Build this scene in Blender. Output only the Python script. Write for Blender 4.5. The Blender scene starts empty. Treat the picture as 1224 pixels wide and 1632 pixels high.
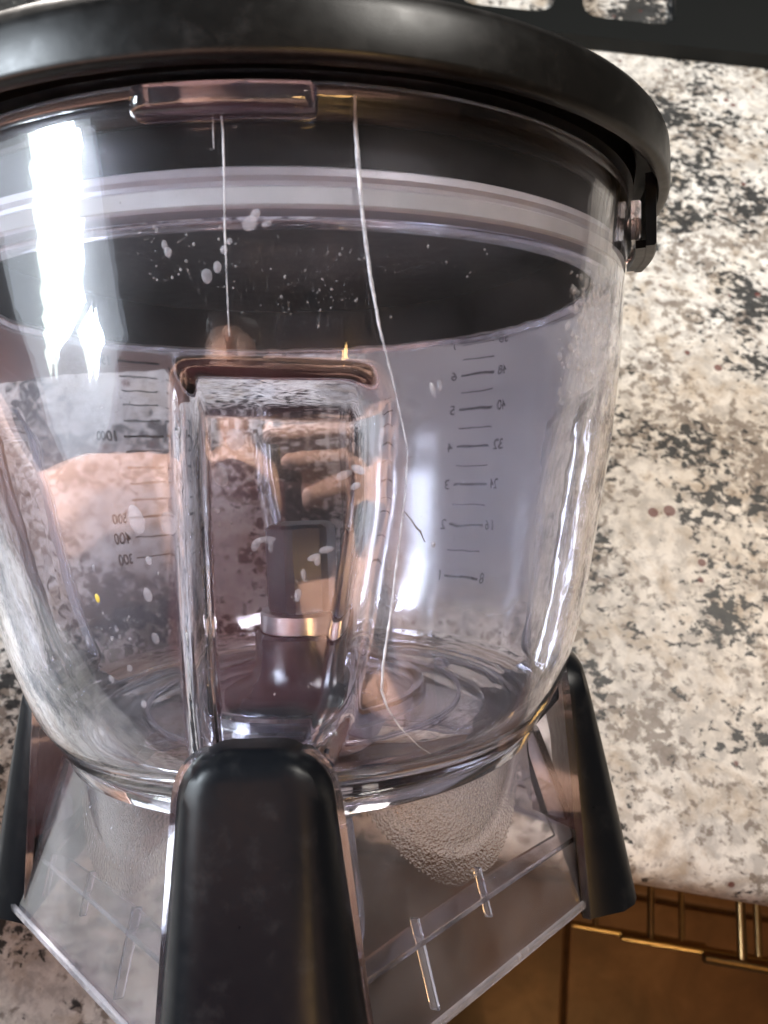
import bpy, bmesh, math, random
import numpy as np
from mathutils import Matrix, Vector

random.seed(7)
rng = np.random.default_rng(7)
scene = bpy.context.scene
COL = scene.collection
R_ = math.radians

# ------------------------------------------------------------------ camera
CAM_POS = Vector((0.0, 0.0, 0.3457))
RIGHT = Vector((0.98826, 0.15246, 0.00958))
UP = Vector((-0.14192, 0.89317, 0.42674))
FWD = Vector((-0.05650, 0.42309, -0.90433))
cam_data = bpy.data.cameras.new('camera')
cam_data.sensor_fit = 'VERTICAL'
cam_data.sensor_height = 24.0
cam_data.lens = 24.0 * 1227.0 / 1632.0
cam_data.clip_start = 0.004
cam_data.clip_end = 50.0
cam_data.dof.use_dof = True
cam_data.dof.focus_distance = 0.185
cam_data.dof.aperture_fstop = 14.0
cam = bpy.data.objects.new('camera', cam_data)
m3 = Matrix((RIGHT, UP, -FWD)).transposed()
cam.matrix_world = Matrix.Translation(CAM_POS) @ m3.to_4x4()
COL.objects.link(cam)
scene.camera = cam

# ------------------------------------------------------------------ world, lamps, exposure
world = bpy.data.worlds.new('World')
scene.world = world
world.use_nodes = True
wbg = world.node_tree.nodes['Background']
wbg.inputs['Color'].default_value = (0.80, 0.74, 0.68, 1)
wbg.inputs['Strength'].default_value = 0.045


def lamp_area(name, loc, target, sx, sy, power, color):
    ld = bpy.data.lights.new(name, 'AREA')
    ld.shape = 'RECTANGLE'
    ld.size, ld.size_y, ld.energy, ld.color = sx, sy, power, color
    o = bpy.data.objects.new(name, ld)
    o.location = loc
    o.rotation_euler = (Vector(target) - Vector(loc)).to_track_quat('-Z', 'Y').to_euler()
    COL.objects.link(o)
    return o


def lamp_spot(name, loc, target, angle, power, color, size=0.04, blend=0.3):
    ld = bpy.data.lights.new(name, 'SPOT')
    ld.spot_size, ld.energy, ld.color, ld.spot_blend, ld.shadow_soft_size = R_(angle), power, color, blend, size
    o = bpy.data.objects.new(name, ld)
    o.location = loc
    o.rotation_euler = (Vector(target) - Vector(loc)).to_track_quat('-Z', 'Y').to_euler()
    COL.objects.link(o)
    return o


# daylight from the kitchen window on the left (stepped strips), seen mirrored in the bowl
SKY = (0.82, 0.91, 1.0)
# (strips step down only to shape the slanted streak mirrored in the bowl)
panes = []
for k in range(8):
    q = k / 7
    panes.append((-0.02 - 0.40 * q, 0.0575, 1.46 - 0.40 * q, 0.62 - 0.14 * q))
panes.append((-0.62, 0.20, 1.14, 0.22))
for yc, wid, z_top, hgt in panes:
    z = z_top
    for frac, rad, col in ((0.66, 60, SKY), (0.20, 42, SKY), (0.14, 10, (0.80, 0.95, 0.80))):
        hh = hgt * frac
        lamp_area('window_and_halo_light', (-1.30, yc, z - hh / 2), (-0.3, yc, z - hh / 2), wid, hh, rad * math.pi * wid * hh, col)
        z -= hh
# broad dim lamp added behind the strips, a halo that softens their mirrored edges
lamp_area('window_and_halo_light', (-1.33, -0.40, 0.98), (-0.3, -0.40, 0.98), 1.05, 1.05, 1.9 * math.pi * 1.1, SKY)
# spot added at the back left, lights the mirrored person like sun
lamp_spot('added_beam', (-1.0, 1.9, 0.75), (-0.13, -0.10, 0.34), 15, 1600, (1.0, 0.92, 0.85))
lamp_spot('added_beam', (1.0, -2.2, 1.3), (0.40, -0.25, -0.91), 30, 60, (1.0, 0.74, 0.42))  # second spot, added at the front right to brighten the floor
# warm lamp behind the person
lamp_area('warm_lamp', (0.52, -0.73, 1.19), (0.05, 0.03, 0.12), 0.34, 0.34, 7.0, (1.0, 0.60, 0.20))
# fill lamp added high above the counter, lights it and shades beneath the lid
lamp_area('counter_fill', (0.65, 0.60, 1.58), (0.05, 0.22, 0.0), 0.5, 0.4, 22, (1.0, 0.95, 0.88))

scene.view_settings.view_transform = 'Standard'
scene.view_settings.look = 'None'
scene.view_settings.exposure = 0.15
scene.view_settings.gamma = 1.0
scene.view_settings.use_curve_mapping = False
scene.render.engine = 'CYCLES'
cy = scene.cycles
cy.use_denoising = True
try:
    cy.denoiser = 'OPENIMAGEDENOISE'
    cy.denoising_input_passes = 'RGB_ALBEDO_NORMAL'
    cy.denoising_prefilter = 'ACCURATE'
except Exception:
    pass
cy.max_bounces = 13
cy.transmission_bounces = 12
cy.glossy_bounces = 5
cy.diffuse_bounces = 3
cy.transparent_max_bounces = 24
cy.caustics_reflective = True
cy.caustics_refractive = True
cy.blur_glossy = 0.3
cy.sample_clamp_indirect = 40.0
cy.use_adaptive_sampling = True
cy.adaptive_threshold = 0.02
cy.adaptive_min_samples = 32

# ------------------------------------------------------------------ helpers


def tag(o, label=None, cat=None, group=None, kind=None):
    if label: o['label'] = label
    if cat: o['category'] = cat
    if group: o['group'] = group
    if kind: o['kind'] = kind
    return o


def empty(name, parent=None, matrix=None):
    o = bpy.data.objects.new(name, None)
    o.empty_display_size = 0.02
    COL.objects.link(o)
    if parent: o.parent = parent
    if matrix is not None: o.matrix_world = matrix
    return o


def mesh_obj(name, verts, faces, mat, parent=None, smooth=True):
    me = bpy.data.meshes.new(name)
    me.from_pydata([tuple(map(float, v)) for v in verts], [], [tuple(int(i) for i in f) for f in faces])
    bm = bmesh.new(); bm.from_mesh(me)
    bmesh.ops.recalc_face_normals(bm, faces=bm.faces)
    bm.to_mesh(me); bm.free()
    if smooth: me.polygons.foreach_set('use_smooth', [True] * len(me.polygons))
    me.update()
    if mat: me.materials.append(mat)
    o = bpy.data.objects.new(name, me)
    COL.objects.link(o)
    if parent: o.parent = parent
    return o


def bm_obj(name, bm, mat, parent=None, smooth=False):
    me = bpy.data.meshes.new(name)
    bmesh.ops.recalc_face_normals(bm, faces=bm.faces)
    bm.to_mesh(me); bm.free()
    if smooth: me.polygons.foreach_set('use_smooth', [True] * len(me.polygons))
    if mat: me.materials.append(mat)
    o = bpy.data.objects.new(name, me)
    COL.objects.link(o)
    if parent: o.parent = parent
    return o


def sharp(o, angle=35):
    """sharp edges by angle, so flat and round faces both shade right"""
    me = o.data
    bm = bmesh.new(); bm.from_mesh(me)
    for e in bm.edges:
        if len(e.link_faces) == 2:
            e.smooth = e.calc_face_angle(0.0) < R_(angle)
        else:
            e.smooth = False
    bm.to_mesh(me); bm.free()
    return o


def revolve(profile, n=192):
    """profile [(r,z)], poles where r==0"""
    verts, faces, rings = [], [], []
    for r, z in profile:
        if r < 1e-6:
            rings.append([len(verts)]); verts.append((0, 0, z))
        else:
            base = len(verts)
            for i in range(n):
                a = 2 * math.pi * i / n
                verts.append((r * math.cos(a), r * math.sin(a), z))
            rings.append(list(range(base, base + n)))
    for a, b in zip(rings[:-1], rings[1:]):
        if len(a) == 1 and len(b) == 1: continue
        for i in range(n):
            j = (i + 1) % n
            if len(a) == 1: faces.append((a[0], b[i], b[j]))
            elif len(b) == 1: faces.append((a[i], a[j], b[0]))
            else: faces.append((a[i], a[j], b[j], b[i]))
    return verts, faces


def close_loop(profile):
    return profile + [profile[0]]


def loft(rings, caps=True):
    """rings: list of equal-length closed vertex loops"""
    verts, faces = [], []
    n = len(rings[0])
    for r in rings: verts += [tuple(v) for v in r]
    for k in range(len(rings) - 1):
        for i in range(n):
            j = (i + 1) % n
            faces.append((k * n + i, k * n + j, (k + 1) * n + j, (k + 1) * n + i))
    if caps:
        faces.append(tuple(range(n)))
        faces.append(tuple((len(rings) - 1) * n + i for i in range(n)))
    return verts, faces


def tube(points, radii, n=8, cap=True):
    pts = [Vector(p) for p in points]
    if not hasattr(radii, '__len__'): radii = [radii] * len(pts)
    rings = []
    t0 = (pts[1] - pts[0]).normalized()
    ref = Vector((0, 0, 1)) if abs(t0.z) < 0.9 else Vector((1, 0, 0))
    nrm = (ref - ref.dot(t0) * t0).normalized()
    for i, p in enumerate(pts):
        t = (pts[min(i + 1, len(pts) - 1)] - pts[max(i - 1, 0)]).normalized()
        nrm = (nrm - nrm.dot(t) * t).normalized()
        b = t.cross(nrm)
        rings.append([p + radii[i] * (math.cos(2 * math.pi * k / n) * nrm + math.sin(2 * math.pi * k / n) * b) for k in range(n)])
    return loft(rings, cap)


def add_box(bm, c, s, bevel=0.0, rot=None):
    r = bmesh.ops.create_cube(bm, size=1.0)
    vs = r['verts']
    M = Matrix.Translation(Vector(c)) @ (rot.to_4x4() if rot else Matrix.Identity(4)) @ Matrix.Diagonal((s[0], s[1], s[2], 1))
    bmesh.ops.transform(bm, matrix=M, verts=vs)
    if bevel > 0:
        es = list({e for v in vs for e in v.link_edges})
        bmesh.ops.bevel(bm, geom=es, offset=bevel, segments=3, affect='EDGES', profile=0.5)


# ------------------------------------------------------------------ materials
def new_mat(name):
    m = bpy.data.materials.new(name)
    m.use_nodes = True
    nt = m.node_tree
    bsdf = nt.nodes['Principled BSDF']
    return m, nt, bsdf


def nd(nt, kind, **kw):
    n = nt.nodes.new(kind)
    for k, v in kw.items():
        if hasattr(n, k) and k not in n.inputs: setattr(n, k, v)
        else: n.inputs[k].default_value = v
    return n


def ramp(nt, fac, stops, interp='LINEAR'):
    r = nt.nodes.new('ShaderNodeValToRGB')
    r.color_ramp.interpolation = interp
    els = r.color_ramp.elements
    while len(els) < len(stops): els.new(0.5)
    for e, (p, c) in zip(els, stops):
        e.position = p
        e.color = c if len(c) == 4 else (*c, 1)
    nt.links.new(fac, r.inputs['Fac'])
    return r


def coords(nt, scale=(1, 1, 1), rot=(0, 0, 0)):
    tc = nt.nodes.new('ShaderNodeTexCoord')
    mp = nt.nodes.new('ShaderNodeMapping')
    mp.inputs['Scale'].default_value = scale
    mp.inputs['Rotation'].default_value = rot
    nt.links.new(tc.outputs['Object'], mp.inputs['Vector'])
    return mp.outputs['Vector']


def noise(nt, vec, scale, detail=4, rough=0.55, dist=0.0):
    n = nt.nodes.new('ShaderNodeTexNoise')
    n.inputs['Scale'].default_value = scale
    n.inputs['Detail'].default_value = detail
    n.inputs['Roughness'].default_value = rough
    n.inputs['Distortion'].default_value = dist
    nt.links.new(vec, n.inputs['Vector'])
    return n.outputs['Fac']


def math_n(nt, op, a, b=None, clamp=False):
    n = nt.nodes.new('ShaderNodeMath')
    n.operation = op
    n.use_clamp = clamp
    for i, v in enumerate((a, b)):
        if v is None: continue
        if isinstance(v, (int, float)): n.inputs[i].default_value = v
        else: nt.links.new(v, n.inputs[i])
    return n.outputs[0]


def mixc(nt, fac, a, b, blend='MIX'):
    n = nt.nodes.new('ShaderNodeMix')
    n.data_type = 'RGBA'
    n.blend_type = blend
    for sock, v in ((n.inputs['Factor'], fac), (n.inputs[6], a), (n.inputs[7], b)):
        if isinstance(v, (int, float)): sock.default_value = v
        elif isinstance(v, tuple): sock.default_value = v if len(v) == 4 else (*v, 1)
        else: nt.links.new(v, sock)
    return n.outputs[2]


def bump(nt, height, strength, dist, normal_in):
    b = nt.nodes.new('ShaderNodeBump')
    b.inputs['Strength'].default_value = strength
    b.inputs['Distance'].default_value = dist
    nt.links.new(height, b.inputs['Height'])
    nt.links.new(b.outputs['Normal'], normal_in)
    return b


def clear_plastic(name, tint, rough=0.02, haze=0.03, scratches=True, pebble=0.0, ior=1.6, film_glow=False):
    """clear polycarbonate with a hazy film of fine scuffs"""
    m, nt, b = new_mat(name)
    b.inputs['Base Color'].default_value = (*tint, 1)
    b.inputs['Transmission Weight'].default_value = 1.0
    b.inputs['IOR'].default_value = ior
    b.inputs['Roughness'].default_value = rough
    vec = coords(nt)
    out = nt.nodes['Material Output']
    dif = nd(nt, 'ShaderNodeBsdfDiffuse')
    dif.inputs['Color'].default_value = (0.82, 0.82, 0.89, 1)
    tr = nd(nt, 'ShaderNodeBsdfTranslucent')
    tr.inputs['Color'].default_value = (0.82, 0.82, 0.89, 1)
    film = nd(nt, 'ShaderNodeMixShader')
    film.inputs[0].default_value = 0.5
    nt.links.new(dif.outputs[0], film.inputs[1]); nt.links.new(tr.outputs[0], film.inputs[2])
    mx = nd(nt, 'ShaderNodeMixShader')
    nt.links.new(b.outputs[0], mx.inputs[1]); nt.links.new(film.outputs[0], mx.inputs[2])
    cloud = ramp(nt, noise(nt, vec, 0.55, 6, 0.62), [(0.40, (0, 0, 0)), (0.75, (1, 1, 1))]).outputs['Color']
    fac = math_n(nt, 'MULTIPLY', cloud, haze)
    fac = math_n(nt, 'ADD', fac, haze * 0.35)
    if scratches:
        sv = coords(nt, (9, 9, 0.55), (0.35, 0.5, 0.2))
        s1 = ramp(nt, noise(nt, sv, 2.2, 2, 0.5, 0.2), [(0.70, (0, 0, 0)), (0.745, (1, 1, 1))]).outputs['Color']
        dots = ramp(nt, noise(nt, vec, 7.0, 3, 0.6), [(0.69, (0, 0, 0)), (0.74, (1, 1, 1))]).outputs['Color']
        area = ramp(nt, noise(nt, vec, 0.35, 2), [(0.47, (0, 0, 0)), (0.60, (1, 1, 1))]).outputs['Color']
        s = math_n(nt, 'ADD', math_n(nt, 'MULTIPLY', s1, 0.10), math_n(nt, 'MULTIPLY', dots, 0.16))
        fac = math_n(nt, 'ADD', fac, math_n(nt, 'MULTIPLY', s, area))
    b.inputs['Coat Weight'].default_value = 0.45
    b.inputs['Coat Roughness'].default_value = 0.16
    if film_glow:
        # moisture film on the far wall, whitened to imitate window glow, strongest right
        sx = nt.nodes.new('ShaderNodeSeparateXYZ')
        nt.links.new(vec, sx.inputs[0])
        wob = math_n(nt, 'MULTIPLY', math_n(nt, 'SUBTRACT', noise(nt, vec, 0.5, 4), 0.5), 6.0)
        fx = ramp(nt, math_n(nt, 'DIVIDE', math_n(nt, 'ADD', math_n(nt, 'ADD', sx.outputs['X'], wob), 4.0), 10.0, True), [(0.45, (0, 0, 0)), (0.75, (1, 1, 1))]).outputs['Color']
        fl = ramp(nt, math_n(nt, 'DIVIDE', math_n(nt, 'ADD', math_n(nt, 'MULTIPLY', sx.outputs['X'], -1.0), wob), 10.0, True), [(0.28, (0, 0, 0)), (0.55, (0.38, 0.38, 0.38))]).outputs['Color']
        fy = ramp(nt, math_n(nt, 'DIVIDE', math_n(nt, 'ADD', sx.outputs['Y'], 2.0), 8.0, True), [(0.15, (0, 0, 0)), (0.75, (1, 1, 1))]).outputs['Color']
        fz = ramp(nt, math_n(nt, 'DIVIDE', math_n(nt, 'ADD', math_n(nt, 'ADD', sx.outputs['Z'], math_n(nt, 'MULTIPLY', wob, 0.3)), 6.0), 14.0, True), [(0.05, (0, 0, 0)), (0.25, (1, 1, 1)), (0.88, (1, 1, 1)), (0.97, (0.2, 0.2, 0.2))]).outputs['Color']
        fg = math_n(nt, 'MULTIPLY', math_n(nt, 'MULTIPLY', math_n(nt, 'ADD', fx, fl, True), fy), fz)
        fac = math_n(nt, 'ADD', fac, math_n(nt, 'MULTIPLY', fg, 0.60))
        nt.links.new(math_n(nt, 'ADD', math_n(nt, 'MULTIPLY', fg, 0.13), rough), b.inputs['Roughness'])
    nt.links.new(fac, mx.inputs[0])
    if pebble > 0:
        bump(nt, noise(nt, vec, 15.0, 2, 0.5), pebble, 0.0006, b.inputs['Normal'])
    else:
        bump(nt, noise(nt, vec, 0.9, 2, 0.5), 0.16, 0.0003, b.inputs['Normal'])
    nt.links.new(mx.outputs[0], out.inputs['Surface'])
    return m


def black_plastic(name, rough=0.35, col=(0.012, 0.012, 0.014), scuff=0.5, spec=0.26):
    m, nt, b = new_mat(name)
    vec = coords(nt)
    sc = ramp(nt, noise(nt, vec, 1.6, 8, 0.65), [(0.55, (0, 0, 0)), (0.80, (1, 1, 1))]).outputs['Color']
    c = mixc(nt, math_n(nt, 'MULTIPLY', sc, 0.10 * scuff), col, (0.30, 0.30, 0.31))
    nt.links.new(c, b.inputs['Base Color'])
    rr = math_n(nt, 'ADD', math_n(nt, 'MULTIPLY', noise(nt, vec, 3.0, 6), 0.22), rough - 0.11)
    nt.links.new(rr, b.inputs['Roughness'])
    b.inputs['Specular IOR Level'].default_value = spec
    bump(nt, noise(nt, vec, 45, 2), 0.10, 0.0001, b.inputs['Normal'])
    return m


M = {}
TINT = (0.905, 0.90, 0.975)
M['clear'] = clear_plastic('clear_bowl_plastic', TINT, 0.012, 0.022, film_glow=True)
M['clear_base'] = clear_plastic('clear_base_plastic', (0.86, 0.85, 0.94), 0.06, 0.07, True, 0.0)
M['clear_pebble'] = clear_plastic('pebbled_clear_plastic', (0.84, 0.83, 0.90), 0.08, 0.10, False, 0.28)
M['clear_edge'] = clear_plastic('clear_edge_plastic', (0.90, 0.89, 0.98), 0.01, 0.02, False)
M['clear_rim'] = clear_plastic('clear_rim_plastic', (0.86, 0.85, 0.96), 0.03, 0.30, False)
M['clear_tab'] = clear_plastic('clear_tab_plastic', (0.80, 0.79, 0.97), 0.015, 0.03, False)
M['black'] = black_plastic('matte_black_plastic', 0.33, (0.004, 0.004, 0.004), 0.5, 0.30)
M['black_gloss'] = black_plastic('satin_black_plastic', 0.33, (0.004, 0.005, 0.007), 0.4, 0.17)


def mat_simple(name, col, rough=0.5, metal=0.0, spec=0.5, noise_scale=None, amp=0.15, bumpv=0.0, trans=0.0):
    m, nt, b = new_mat(name)
    b.inputs['Roughness'].default_value = rough
    b.inputs['Metallic'].default_value = metal
    b.inputs['Specular IOR Level'].default_value = spec
    b.inputs['Transmission Weight'].default_value = trans
    if noise_scale:
        vec = coords(nt)
        f = noise(nt, vec, noise_scale, 5)
        d = tuple(max(0, c * (1 - amp)) for c in col); l = tuple(min(1, c * (1 + amp)) for c in col)
        nt.links.new(ramp(nt, f, [(0.3, d), (0.7, l)]).outputs['Color'], b.inputs['Base Color'])
        if bumpv: bump(nt, f, bumpv, 0.0006, b.inputs['Normal'])
    else:
        b.inputs['Base Color'].default_value = (*col, 1)
    return m


M['gasket'] = mat_simple('grey_silicone', (0.52, 0.53, 0.55), 0.45, 0, 0.4, 1.2, 0.08)
M['steel'] = mat_simple('brushed_steel', (0.62, 0.62, 0.64), 0.28, 1.0, 0.5, 5, 0.1)
M['grey_plastic'] = mat_simple('dark_grey_plastic', (0.030, 0.032, 0.038), 0.25, 0, 0.5, 3, 0.25, 0.1)
M['print'] = mat_simple('grey_scale_print', (0.12, 0.12, 0.135), 0.6, 0, 0.3, 6, 0.6)


def film_mat(name, col, alpha, scale):
    m, nt, b = new_mat(name)
    b.inputs['Base Color'].default_value = (*col, 1)
    b.inputs['Roughness'].default_value = 0.4
    vec = coords(nt)
    r = ramp(nt, noise(nt, vec, scale, 4), [(0.3, (alpha[0],) * 3), (0.7, (alpha[1],) * 3)])
    nt.links.new(r.outputs['Color'], b.inputs['Alpha'])
    return m


M['spot'] = film_mat('dried_water_spot', (0.55, 0.54, 0.61), (0.14, 0.40), 2.0)
M['bead'] = film_mat('water_bead', (0.62, 0.62, 0.66), (0.05, 0.30), 6)
M['bead'].node_tree.nodes['Principled BSDF'].inputs['Roughness'].default_value = 0.05
M['speck'] = film_mat('dried_speck', (0.60, 0.59, 0.63), (0.05, 0.45), 3)
M['crack'] = film_mat('white_crack_edge', (0.62, 0.62, 0.67), (0.12, 1.0), 2.5)
M['crumb'] = mat_simple('yellow_crumb', (0.55, 0.42, 0.06), 0.5)
M['bronze'] = mat_simple('brushed_bronze', (0.42, 0.27, 0.12), 0.32, 1.0, 0.5, 300, 0.1)
M['hair_fibre'] = mat_simple('brown_fibre', (0.10, 0.07, 0.04), 0.6)
M['skin'] = mat_simple('skin', (0.60, 0.36, 0.27), 0.5, 0, 0.4, 40, 0.08)
M['red_cloth'] = mat_simple('red_cloth', (0.035, 0.003, 0.004), 0.8, 0, 0.2, 60, 0.2)
M['denim'] = mat_simple('dark_denim', (0.03, 0.045, 0.09), 0.85, 0, 0.2, 80, 0.25)
M['hair'] = mat_simple('dark_hair', (0.012, 0.009, 0.008), 0.45, 0, 0.5, 90, 0.4, 0.3)
M['phone'] = mat_simple('dark_phone_back', (0.015, 0.017, 0.022), 0.18)
M['nail'] = mat_simple('finger_nail', (0.70, 0.46, 0.40), 0.25)


def granite():
    m, nt, b = new_mat('speckled_granite')
    vec = coords(nt)
    base = ramp(nt, noise(nt, vec, 30, 8, 0.68, 0.3), [(0.30, (0.50, 0.46, 0.41)), (0.46, (0.73, 0.70, 0.65)), (0.66, (0.86, 0.84, 0.80))]).outputs['Color']
    # soft grey and beige grains
    g = ramp(nt, noise(nt, vec, 115, 8, 0.66, 0.3), [(0.44, (0, 0, 0)), (0.60, (1, 1, 1))]).outputs['Color']
    c = mixc(nt, math_n(nt, 'MULTIPLY', g, 0.75), base, (0.40, 0.38, 0.36))
    t = ramp(nt, noise(nt, vec, 48, 8, 0.68, 0.5), [(0.50, (0, 0, 0)), (0.64, (1, 1, 1))]).outputs['Color']
    c = mixc(nt, math_n(nt, 'MULTIPLY', t, 0.55), c, (0.38, 0.285, 0.185))
    # brown specks
    s1 = noise(nt, vec, 200, 5, 0.58, 0.2)
    s2 = noise(nt, vec, 20, 3)
    br = ramp(nt, math_n(nt, 'ADD', s1, math_n(nt, 'MULTIPLY', math_n(nt, 'SUBTRACT', s2, 0.5), 0.8)), [(0.525, (0, 0, 0)), (0.62, (1, 1, 1))]).outputs['Color']
    c = mixc(nt, math_n(nt, 'MULTIPLY', br, 0.75), c, (0.15, 0.115, 0.09))
    # black mica clusters
    v2 = coords(nt, (1, 1.25, 1), (0, 0, 0.6))
    k1 = noise(nt, v2, 190, 5, 0.58, 0.3)
    k2 = noise(nt, v2, 13, 3, 0.6)
    bl = ramp(nt, math_n(nt, 'ADD', k1, math_n(nt, 'MULTIPLY', math_n(nt, 'SUBTRACT', k2, 0.5), 1.3)), [(0.545, (0, 0, 0)), (0.62, (1, 1, 1))]).outputs['Color']
    c = mixc(nt, math_n(nt, 'MULTIPLY', bl, 0.95), c, (0.022, 0.024, 0.026))
    # garnet dots
    vo = nt.nodes.new('ShaderNodeTexVoronoi')
    vo.inputs['Scale'].default_value = 62
    nt.links.new(vec, vo.inputs['Vector'])
    gd = ramp(nt, math_n(nt, 'ADD', vo.outputs['Distance'], math_n(nt, 'MULTIPLY', noise(nt, vec, 20, 1), 0.55)), [(0.33, (1, 1, 1)), (0.36, (0, 0, 0))]).outputs['Color']
    c = mixc(nt, math_n(nt, 'MULTIPLY', gd, 0.85), c, (0.13, 0.035, 0.03))
    nt.links.new(c, b.inputs['Base Color'])
    b.inputs['Roughness'].default_value = 0.42
    b.inputs['Specular IOR Level'].default_value = 0.22
    return m


def tile_mat():
    m, nt, b = new_mat('terracotta_tile')
    vec = coords(nt)
    c = ramp(nt, noise(nt, vec, 9, 7, 0.62, 0.6), [(0.30, (0.11, 0.050, 0.022)), (0.52, (0.19, 0.088, 0.040)), (0.72, (0.28, 0.140, 0.068))]).outputs['Color']
    nt.links.new(c, b.inputs['Base Color'])
    b.inputs['Roughness'].default_value = 0.4
    bump(nt, noise(nt, vec, 30, 4), 0.2, 0.004, b.inputs['Normal'])
    return m


M['granite'] = granite()
M['tile'] = tile_mat()
M['grout'] = mat_simple('brown_grout', (0.07, 0.035, 0.018), 0.9, 0, 0.2, 60, 0.3)
M['wood'] = mat_simple('brown_cabinet_wood', (0.16, 0.072, 0.03), 0.45, 0, 0.4, 14, 0.3)
M['rack'] = black_plastic('coated_black_iron', 0.6, (0.005, 0.006, 0.006), 0.1)

# ------------------------------------------------------------------ setting: countertop, floor, cabinet
EDGE = 0.0135      # front edge of the main run
LEGX = -0.045      # inner edge of the run that comes towards the viewer


def counter():
    t, rd = 0.032, 0.014
    # outline of the L, walked so that the visible edge is the rounded one
    ci = 0.03
    pts = [(0.95, EDGE)]
    for k in range(7):
        a = k / 6 * math.pi / 2
        pts.append((LEGX + ci - ci * math.sin(a), EDGE - ci + ci * math.cos(a)))
    pts += [(LEGX, -0.75), (-0.95, -0.75), (-0.95, 0.80), (0.95, 0.80)]
    n = len(pts)
    P = [Vector((x, y)) for x, y in pts]
    nor = []
    for i in range(n):
        a, b_, c = P[i - 1], P[i], P[(i + 1) % n]
        e1 = (b_ - a).normalized(); e2 = (c - b_).normalized()
        n1 = Vector((e1.y, -e1.x)); n2 = Vector((e2.y, -e2.x))
        s = (n1 + n2).normalized()
        nor.append(s / max(0.3, s.dot(n1)))
    # outward is the side away from the slab: flip if needed
    area = sum(P[i].x * P[(i + 1) % n].y - P[(i + 1) % n].x * P[i].y for i in range(n))
    sgn = 1 if area > 0 else -1
    rings = []
    prof = []
    for k in range(9):
        a = math.pi / 2 - k / 8 * math.pi
        prof.append((-rd + rd * math.cos(a), -t / 2 + (t / 2) * math.sin(a)))
    prof = [(-0.03, 0.0)] + prof + [(-0.03, -t)]
    for off, z in prof:
        rings.append([(P[i].x + sgn * nor[i].x * off, P[i].y + sgn * nor[i].y * off, z) for i in range(n)])
    v, f = loft(rings, True)
    o = mesh_obj('countertop', v, f, M['granite'])
    bm = bmesh.new(); bm.from_mesh(o.data)
    bmesh.ops.triangulate(bm, faces=[fc for fc in bm.faces if len(fc.verts) > 4])
    bm.to_mesh(o.data); bm.free()
    sharp(o, 30)
    tag(o, kind='structure')
    return o


counter()

floor_bm = bmesh.new()
add_box(floor_bm, (0, -0.6, -0.925), (3.2, 3.0, 0.02))
floor = bm_obj('floor', floor_bm, M['grout'])
tag(floor, kind='structure')
TS, GAP = 0.305, 0.007
tile_bm = bmesh.new()
add_box(tile_bm, (0, 0, 0), (TS - GAP, TS - GAP, 0.012), 0.003)
tile0 = None
TX0 = 0.283        # a grout line runs here
for ix in range(-4, 4):
    for iy in range(-5, 2):
        loc = (TX0 + (ix + 0.5) * TS, 0.03 + (iy + 0.5) * TS, -0.916 + random.uniform(-0.0006, 0.0006))
        if tile0 is None:
            tile0 = bm_obj('floor_tile', tile_bm, M['tile'], floor)
            o = tile0
        else:
            o = tile0.copy(); COL.objects.link(o); o.parent = floor
        o.location = loc
        o.rotation_euler.z = random.choice((0, 1, 2, 3)) * math.pi / 2

cab = empty('drawer_cabinet')
tag(cab, 'brown wooden drawer cabinet with three bronze bar pulls under the granite counter', 'cabinet')
body_bm = bmesh.new()
add_box(body_bm, (0.45, 0.36, -0.475), (0.98, 0.62, 0.85))
bm_obj('carcass', body_bm, M['wood'], cab)
for k, zc in enumerate((-0.15, -0.31, -0.47)):
    fb = bmesh.new()
    add_box(fb, (0.25, 0.042, zc), (0.36, 0.018, 0.150), 0.003)
    fr = bm_obj('drawer_front', fb, M['wood'], cab)
    # bar pull: bar and two posts in one casting
    ypull = -0.013
    pb = bmesh.new()
    vv, ff = tube([(0.188, ypull, zc), (0.1885, ypull, zc), (0.3115, ypull, zc), (0.312, ypull, zc)], [0.0022, 0.0032, 0.0032, 0.0022], 12)
    meshes = [(vv, ff)]
    for px in (0.210, 0.290):
        meshes.append(tube([(px, ypull, zc), (px, 0.034, zc)], 0.0026, 10))
    allv, allf = [], []
    for v_, f_ in meshes:
        off = len(allv); allv += v_; allf += [tuple(i + off for i in q) for q in f_]
    pb.free()
    pu = mesh_obj('drawer_pull', allv, allf, M['bronze'], fr)
    sharp(pu, 50)

# ------------------------------------------------------------------ the processor bowl (built upright in centimetres, then tilted over the counter)
AX_R = Vector((0.983456, 0.179425, 0.024920))
AX_D = Vector((-0.066262, 0.484350, -0.872362))
AX_U = Vector((-0.168594, 0.856278, 0.488226))
AX_O = Vector((-0.0379069, 0.0934670, 0.1374515))
rotm = Matrix((AX_R, AX_D, AX_U)).transposed()
OBJ_M = Matrix.Translation(AX_O) @ rotm.to_4x4() @ Matrix.Scale(0.01, 4)

bowl = empty('food_processor_bowl', None, OBJ_M)
tag(bowl, 'clear cracked plastic food processor bowl with four black legs, tilted over the counter', 'bowl')

PROF_Z = np.array([-5.75, -5.55, -5.3, -4.8, -4.2, -3.3, -2.0, -0.7, 1.83, 4.1, 6.6, 8.2])
PROF_R = np.array([6.85, 7.08, 7.27, 7.52, 7.74, 8.02, 8.30, 8.53, 8.96, 9.22, 9.37, 9.46])


_ZZ = np.linspace(-6.2, 8.4, 400)
_RR = np.interp(_ZZ, PROF_Z, PROF_R)
_RS = np.convolve(np.pad(_RR, 12, mode='edge'), np.ones(25) / 25, 'valid')
_RS[:14] = _RR[:14]


def bowl_r(z):
    return np.interp(z, _ZZ, _RS)


def sstep(e0, e1, x):
    t = np.clip((x - e0) / (e1 - e0), 0, 1)
    return t * t * (3 - 2 * t)


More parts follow.
